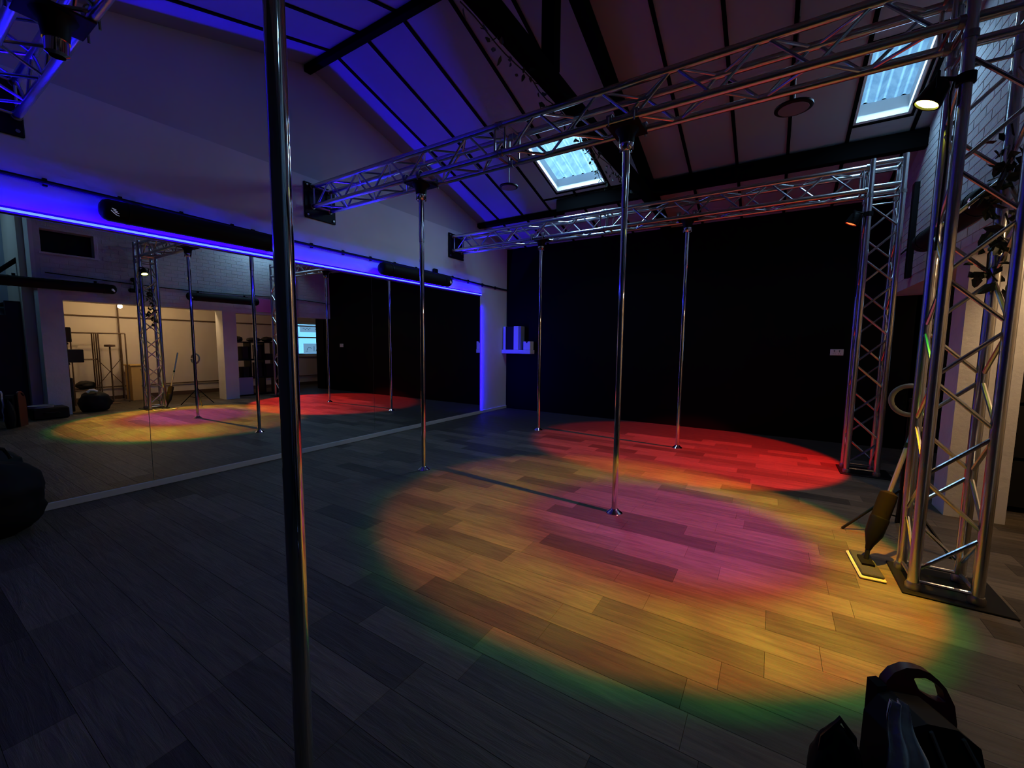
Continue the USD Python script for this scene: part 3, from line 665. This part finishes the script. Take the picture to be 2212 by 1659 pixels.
# ------------------------------------------------------------------ things near the camera, lower right and lower left
cc = thing('carry_case', 'dark red upright carry case with an arched top and slanted handle opening', 'case', (5.0, 1.33, 0))
axx = np.array((.847, .532, 0)); nyy = np.array((-.532, .847, 0)); c0 = np.array((5.0, 1.33, 0))
pr2 = lambda off, lean=0.0: (lambda a, b: c0 + axx * a + nyy * (off + lean * b) + np.array((0, 0, b)))
arch = sg.Polygon([(-.093, 0), (-.093, .409), (-.096, .471), (-.088, .502), (-.072, .523), (-.044, .535), (-.015, .533), (.014, .522), (.037, .503), (.057, .482), (.083, .436), (.094, .387), (.10, .2), (.10, 0)])
hole = sg.Polygon([(-.020, .506), (.003, .506), (.026, .494), (.046, .476), (.056, .449), (.038, .452), (.017, .463), (-.006, .479)]).buffer(.003)
obj('shell', prism(arch.difference(hole), pr2(-.008), pr2(.012)), 'dark_red_plastic', cc, smooth=30)
bd = obj('body', prism(sg.Polygon([(-.155, .01), (-.150, .44), (-.12, .48), (-.09, .488), (-.022, .473), (.034, .429), (.062, .33), (.085, .01)]).buffer(-.008).buffer(.008), pr2(-.11), pr2(-.021)), 'black_matt', cc, smooth=30)
for q in (((-.083, .472), (-.043, .388), (.0, .27)), ((-.011, .455), (.033, .385), (.068, .25))):
    obj('bright_strip', path_tube([c0 + axx * a + nyy * -.112 + np.array((0, 0, b)) for a, b in q], .004, 6), 'tripod_silver', bd, label='bright metal strip')
obj('side_post', prism([(-.112, 0), (-.094, 0), (-.094, .495), (-.116, .492)], pr2(-.015), pr2(.015)), 'brown_plastic', cc, smooth=False)
V = []; F = []
NU, NV = 14, 26
for i in range(NU):
    for j in range(NV):
        u, v = i / (NU - 1), j / (NV - 1); fold = .008 * math.sin(u * 11 + v * 5) + .005 * math.sin(v * 17)
        wdt = .028 + .062 * math.sin(min(v * 2.2, 1) * math.pi / 2) - .012 * math.sin(v * 9) ** 2
        V.append(c0 + axx * (-.190 + .03 * v + u * wdt) + nyy * (-.128 + fold) + np.array((0, 0, .555 - .46 * v)))
for i in range(NU - 1):
    for j in range(NV - 1):
        a = i * NV + j; F += [(a, a + NV, a + NV + 1), (a, a + NV + 1, a + 1)]
ct = trimesh.Trimesh(np.array(V), F, process=False)
ct = trimesh.util.concatenate([ct, trimesh.Trimesh(np.array(V) + nyy * .003, [f[::-1] for f in F], process=False)])
solo('draped_cloth', ct, 'cloth_grey', 'crumpled grey and white patterned cloth hanging on the dark red case', 'cloth')
def sack(c, r, seed, n=3):
    m = trimesh.creation.icosphere(n, 1.0); nz = meshkit.fbm(m.vertices * 1.7 + 5, 3, seed)[:, None]
    v = m.vertices * (0.72 + .5 * nz) * np.array(r); v[:, 2] = np.maximum(v[:, 2] + r[2] * .8, 0.001) ; return trimesh.Trimesh(v + np.array(c), m.faces, process=False)
b1 = thing('black_bag', 'black soft bag slumped on the floor beside the dark red case', 'bag', (4.84, 1.20, 0))
obj('bag_body', sack((4.835, 1.185, 0), (.062, .062, .225), 4), 'black_matt', b1)
obj('strap', path_tube([(4.80, 1.17, .3), (4.805, 1.165, .38), (4.835, 1.18, .43), (4.865, 1.2, .38), (4.87, 1.2, .3)], .007, 6), 'black_plastic', b1)
b2 = thing('black_bag', 'large black holdall standing at the mirror, lower left edge', 'bag', (.28, .48, 0))
obj('bag_body', sack((.30, .40, 0), (.26, .30, .29), 9), 'black_matt', b2)
obj('strap', path_tube([(.3, .3, .5), (.3, .33, .58), (.3, .42, .6), (.3, .5, .57), (.3, .53, .5)], .012, 6), 'black_plastic', b2)

# ------------------------------------------------------------------ things in and before the side room (seen in the mirror)
def ceiling_lamp(x, y, label, k, z=2.25):
    lamp = thing('ceiling_lamp', label, 'lamp', (x, y, z))
    if z < 2.25: obj('drop_rod', tube((x, y, z), (x, y, 2.25), .012, 8), 'white_plastic', lamp)
    obj('lamp_base', lathe([(0, 0), (.12, 0), (.12, -.02), (0, -.02)], (x, y, z), (0, 0, 1), 24), 'white_plastic', lamp)
    obj('dome_shade', lathe([(.115, -.02), (.105, -.045), (.07, -.065), (0, -.075)], (x, y, z), (0, 0, 1), 24), 'bulb_warm', lamp)
    S = UsdLux.SphereLight.Define(stage, lamp + '/warm_light'); S.CreateRadiusAttr(.04); S.CreateNormalizeAttr(True); S.CreateColorAttr(Gf.Vec3f(1, .66, .33)); S.CreateIntensityAttr(WARM_POWER * k); S.AddTranslateOp().Set(Gf.Vec3d(0, 0, -.125))
ceiling_lamp(6.7, 3.0, 'warm glowing dome lamp on the side room ceiling, seen in the mirror', .8, 2.13)
ceiling_lamp(6.25, 3.75, 'unseen warm dome lamp behind the lintel, close to the beige pillar', 1.0)  # second lamp placed out of sight to light the pillar
pp = thing('heating_pipe', 'dark heating pipes along the side room far wall', 'pipe', (XA, 4, 0))
for z in (1.83, .30): obj('pipe', tube((XA - .04, 1.8, z), (XA - .04, 9.9, z - .02), .014, 8), 'rust_brown', pp)
obj('riser', tube((XA - .04, 3.22, .05), (XA - .04, 3.22, 2.25), .014, 8), 'rust_brown', pp)
cr_ = thing('clothes_rail', 'brown metal clothes rail frame standing in the side room', 'clothes rail', (7.2, 2.75, 0))
for (ya, yb, xx) in ((2.33, 2.70, 7.25), (2.72, 3.14, 7.2)):
    for yy in (ya, yb):
        for dx in (-.14, .14): obj('upright', tube((xx + dx, yy, 0), (xx + dx, yy, 1.46), .012, 8), 'rust_brown', cr_)
    for dx in (-.14, .14): obj('top_rail', tube((xx + dx, ya, 1.46), (xx + dx, yb, 1.46), .012, 8), 'rust_brown', cr_)
    for zz in (.30, .92) if ya < 2.5 else (.04,): obj('shelf_bar', [tube((xx - .14, ya, zz), (xx - .14, yb, zz), .01, 6), tube((xx + .14, ya, zz), (xx + .14, yb, zz), .01, 6)], 'rust_brown', cr_)
obj('cross_brace', [tube((7.34, 2.72, .35), (7.34, 3.14, .95), .007, 6), tube((7.34, 2.72, .95), (7.34, 3.14, .35), .007, 6)], 'rust_brown', cr_)
solo('folded_clothes', sack((7.25, 2.52, .31), (.13, .15, .10), 2), 'dark_goods', 'dark folded clothes on the lower shelf of the clothes rail', 'clothes')
st = thing('sign_stand', 'thin brown stand with a flat oval head in the side room', 'stand', (7.0, 2.87, 0))
obj('post', tube((7.0, 2.87, .02), (7.0, 2.87, 1.2), .014, 8), 'rust_brown', st)
obj('foot', lathe([(0, .0), (.12, .0), (.12, .012), (.02, .03)], (7.0, 2.87, 0), (0, 0, 1), 20), 'rust_brown', st)
obj('head', lathe([(0, 1.18), (.085, 1.185), (.085, 1.225), (0, 1.23)], (7.0, 2.87, 0), (0, 0, 1), 20), 'rust_brown', st)
yb_ = thing('yellow_cabinet', 'ochre yellow cabinet with dark latches in the side room', 'cabinet', (7.4, 3.38, 0))
obj('body', rbx(7.22, 7.6, 3.24, 3.52, 0, .76, .006), 'cardboard', yb_, smooth=False)
obj('top_flap', rbx(7.20, 7.62, 3.22, 3.53, .76, .79, .006), 'cardboard', yb_, smooth=False)
for zz in (.66, .30): obj('latch', rbx(7.205, 7.22, 3.40, 3.47, zz, zz + .03, .003), 'black_metal', yb_, smooth=False)
for k, (y0, y1, z0, z1, lab) in enumerate(((2.0, 2.17, 1.27, 1.54, 'topmost dark box of the stack inside the lit doorway edge'), (2.0, 2.31, .90, 1.14, 'middle dark box of the stack inside the lit doorway edge'), (2.0, 2.14, .0, .62, 'tall dark box at the bottom inside the lit doorway edge'))):
    solo('storage_box', rbx(6.2, 6.48, y0 - .2, y1, z0, z1, .01), 'dark_goods', lab, 'box', smooth=False)
shelfs = thing('box_rack', 'slim metal rack carrying dark boxes inside the lit doorway edge', 'rack', (6.34, 1.9, 0))
for zz in (.86, 1.23): obj('rack_shelf', bx(6.19, 6.5, 1.76, 2.12, zz, zz + .035), 'dark_goods', shelfs, smooth=False)
for xx in (6.2, 6.48): obj('rack_post', bx(xx - .012, xx + .012, 1.76, 1.79, 0, 1.6), 'dark_goods', shelfs, smooth=False)
b3 = thing('black_bag', 'black bag with a white top slumped in the lit doorway', 'bag', (6.0, 2.36, 0))
obj('bag_body', sack((5.98, 2.36, 0), (.17, .24, .21), 12), 'black_matt', b3)
obj('white_towel', path_tube([(5.9, 2.24, .36), (5.9, 2.28, .40), (5.9, 2.33, .40), (5.9, 2.38, .37)], .022, 8), 'white_plastic', b3, label='white rolled towel')
# shelving in the second doorway
bc = thing('bookcase', 'dark open bookcase with cube compartments in the second doorway', 'bookcase', (6.4, 5.4, 0))
for yy in (4.90, 5.22, 5.54, 5.86): obj('upright_board', rbx(6.2, 6.52, yy - .015, yy + .015, .02, 1.32, .002), 'black_plastic', bc, smooth=False)
for zz in (.02, .42, .86, 1.29): obj('shelf_board', rbx(6.2, 6.52, 4.885, 5.875, zz, zz + .03, .002), 'black_plastic', bc, smooth=False)
obj('lower_panel', rbx(6.185, 6.2, 4.92, 5.24, .03, .45, .002), 'violet_board', bc, smooth=False, label='violet lower front panel')
for k, (y0, y1, z0, z1) in enumerate(((5.06, 5.19, .89, 1.2), (5.40, 5.50, .89, 1.24), (5.06, 5.19, .45, .7), (5.38, 5.50, .45, .8), (5.6, 5.84, .45, .76), (5.6, 5.8, .89, 1.02))):
    solo('shelf_box', rbx(6.25, 6.48, y0, y1, z0, z1, .006), 'dark_goods', ['tall dark box at left in the upper bookcase row', 'tall dark box at centre in the upper bookcase row', 'dark box at left in the lower bookcase row', 'tall dark box at centre in the lower bookcase row', 'wide dark box at right in the lower bookcase row', 'low dark box at right in the upper bookcase row'][k], 'box', smooth=False)
for k, (yy, rr, lab) in enumerate(((5.0, (.14, .12, .07), 'dark bundle on top of the bookcase, left end'), (5.38, (.14, .16, .06), 'dark bundle on top of the bookcase, middle'), (5.70, (.12, .13, .07), 'dark bundle on top of the bookcase, right end'))):
    solo('cloth_bundle', sack((6.36, yy, 1.32), rr, 20 + k), 'dark_goods', lab, 'cloth')
p1 = thing('window_poster', 'pale paper notice with bold dark lettering taped inside the window', 'poster', (XA + .05, 7.7, 1.0))
obj('sheet', bx(XA + .052, XA + .054, 7.55, 8.1, .98, 1.28), 'paper', p1, smooth=False)
strokes = [path_tube([(XA + .05, 7.66 + .085 * (1 - math.cos(t)), 1.05 + .11 * math.sin(t)) for t in np.linspace(.2, 2.4, 12)], .006, 5), tube((XA + .05, 7.9, 1.04), (XA + .05, 7.9, 1.2), .006, 5), tube((XA + .05, 7.96, 1.04), (XA + .05, 8.02, 1.18), .006, 5), tube((XA + .05, 7.62, 1.04), (XA + .05, 7.69, 1.04), .006, 5)]
obj('lettering', strokes, 'ink', p1)
p2 = thing('window_poster', 'long pale banner with small lettering across the window top', 'poster', (XA + .05, 7.7, 1.64))
obj('sheet', bx(XA + .052, XA + .054, 7.45, 8.1, 1.64, 1.86), 'paper', p2, smooth=False)
obj('lettering', [tube((XA + .05, a, 1.74), (XA + .05, a + .04, 1.74 + .03 * (-1) ** k), .006, 5) for k, a in enumerate((7.55, 7.6, 7.66, 7.71, 7.76, 7.96, 8.01))], 'ink', p2)
# stair and black cases at the left edge of the reflection
sr_ = thing('staircase', 'dark staircase with a black handrail beyond the brick wall end', 'staircase', (6.4, .6, 0))
pts = [(-1.1, 0), (1.70, 0), (1.70, 1.96)]
ny = 11
for k in range(ny):
    ya = 1.70 - k * .255; za = 1.96 - k * .245 * .98
    if za < 0.1: break
    pts += [(ya - .255, za), (ya - .255, max(za - .24, 0.0))]
poly = sg.Polygon(pts).buffer(0)
poly = poly if poly.geom_type == 'Polygon' else max(poly.geoms, key=lambda q: q.area)
obj('stringer', wall_x(poly, 6.35, 6.45), 'navy_paint', sr_, smooth=False)
for k in range(7): obj('tread', bx(6.45, 7.28, 1.45 - k * .255, 1.72 - k * .255, 1.90 - k * .24, 1.94 - k * .24), 'black_timber', sr_, smooth=False)
obj('handrail', tube((6.4, 1.68, 2.72), (6.4, .2, 1.15), .035, 10), 'black_timber', sr_)
obj('rail_post', tube((6.4, 1.0, 1.3), (6.4, 1.0, 2.0), .02, 8), 'black_timber', sr_)
a1 = thing('equipment_case', 'low black equipment case with a round tray by the pillar foot', 'case', (5.6, 1.7, 0))
obj('case_body', rbx(5.45, 5.8, 1.5, 1.92, 0, .19, .02), 'black_plastic', a1, smooth=False)
obj('tray', lathe([(0, .205), (.12, .205), (.15, .225), (.145, .19), (0, .19)], (5.60, 1.62, 0), (0, 0, 1), 24), 'grey_plastic', a1, label='grey round tray')
obj('handle', path_tube([(5.44, 1.62, .10), (5.41, 1.64, .11), (5.41, 1.78, .11), (5.44, 1.80, .10)], .01, 6), 'black_metal', a1)
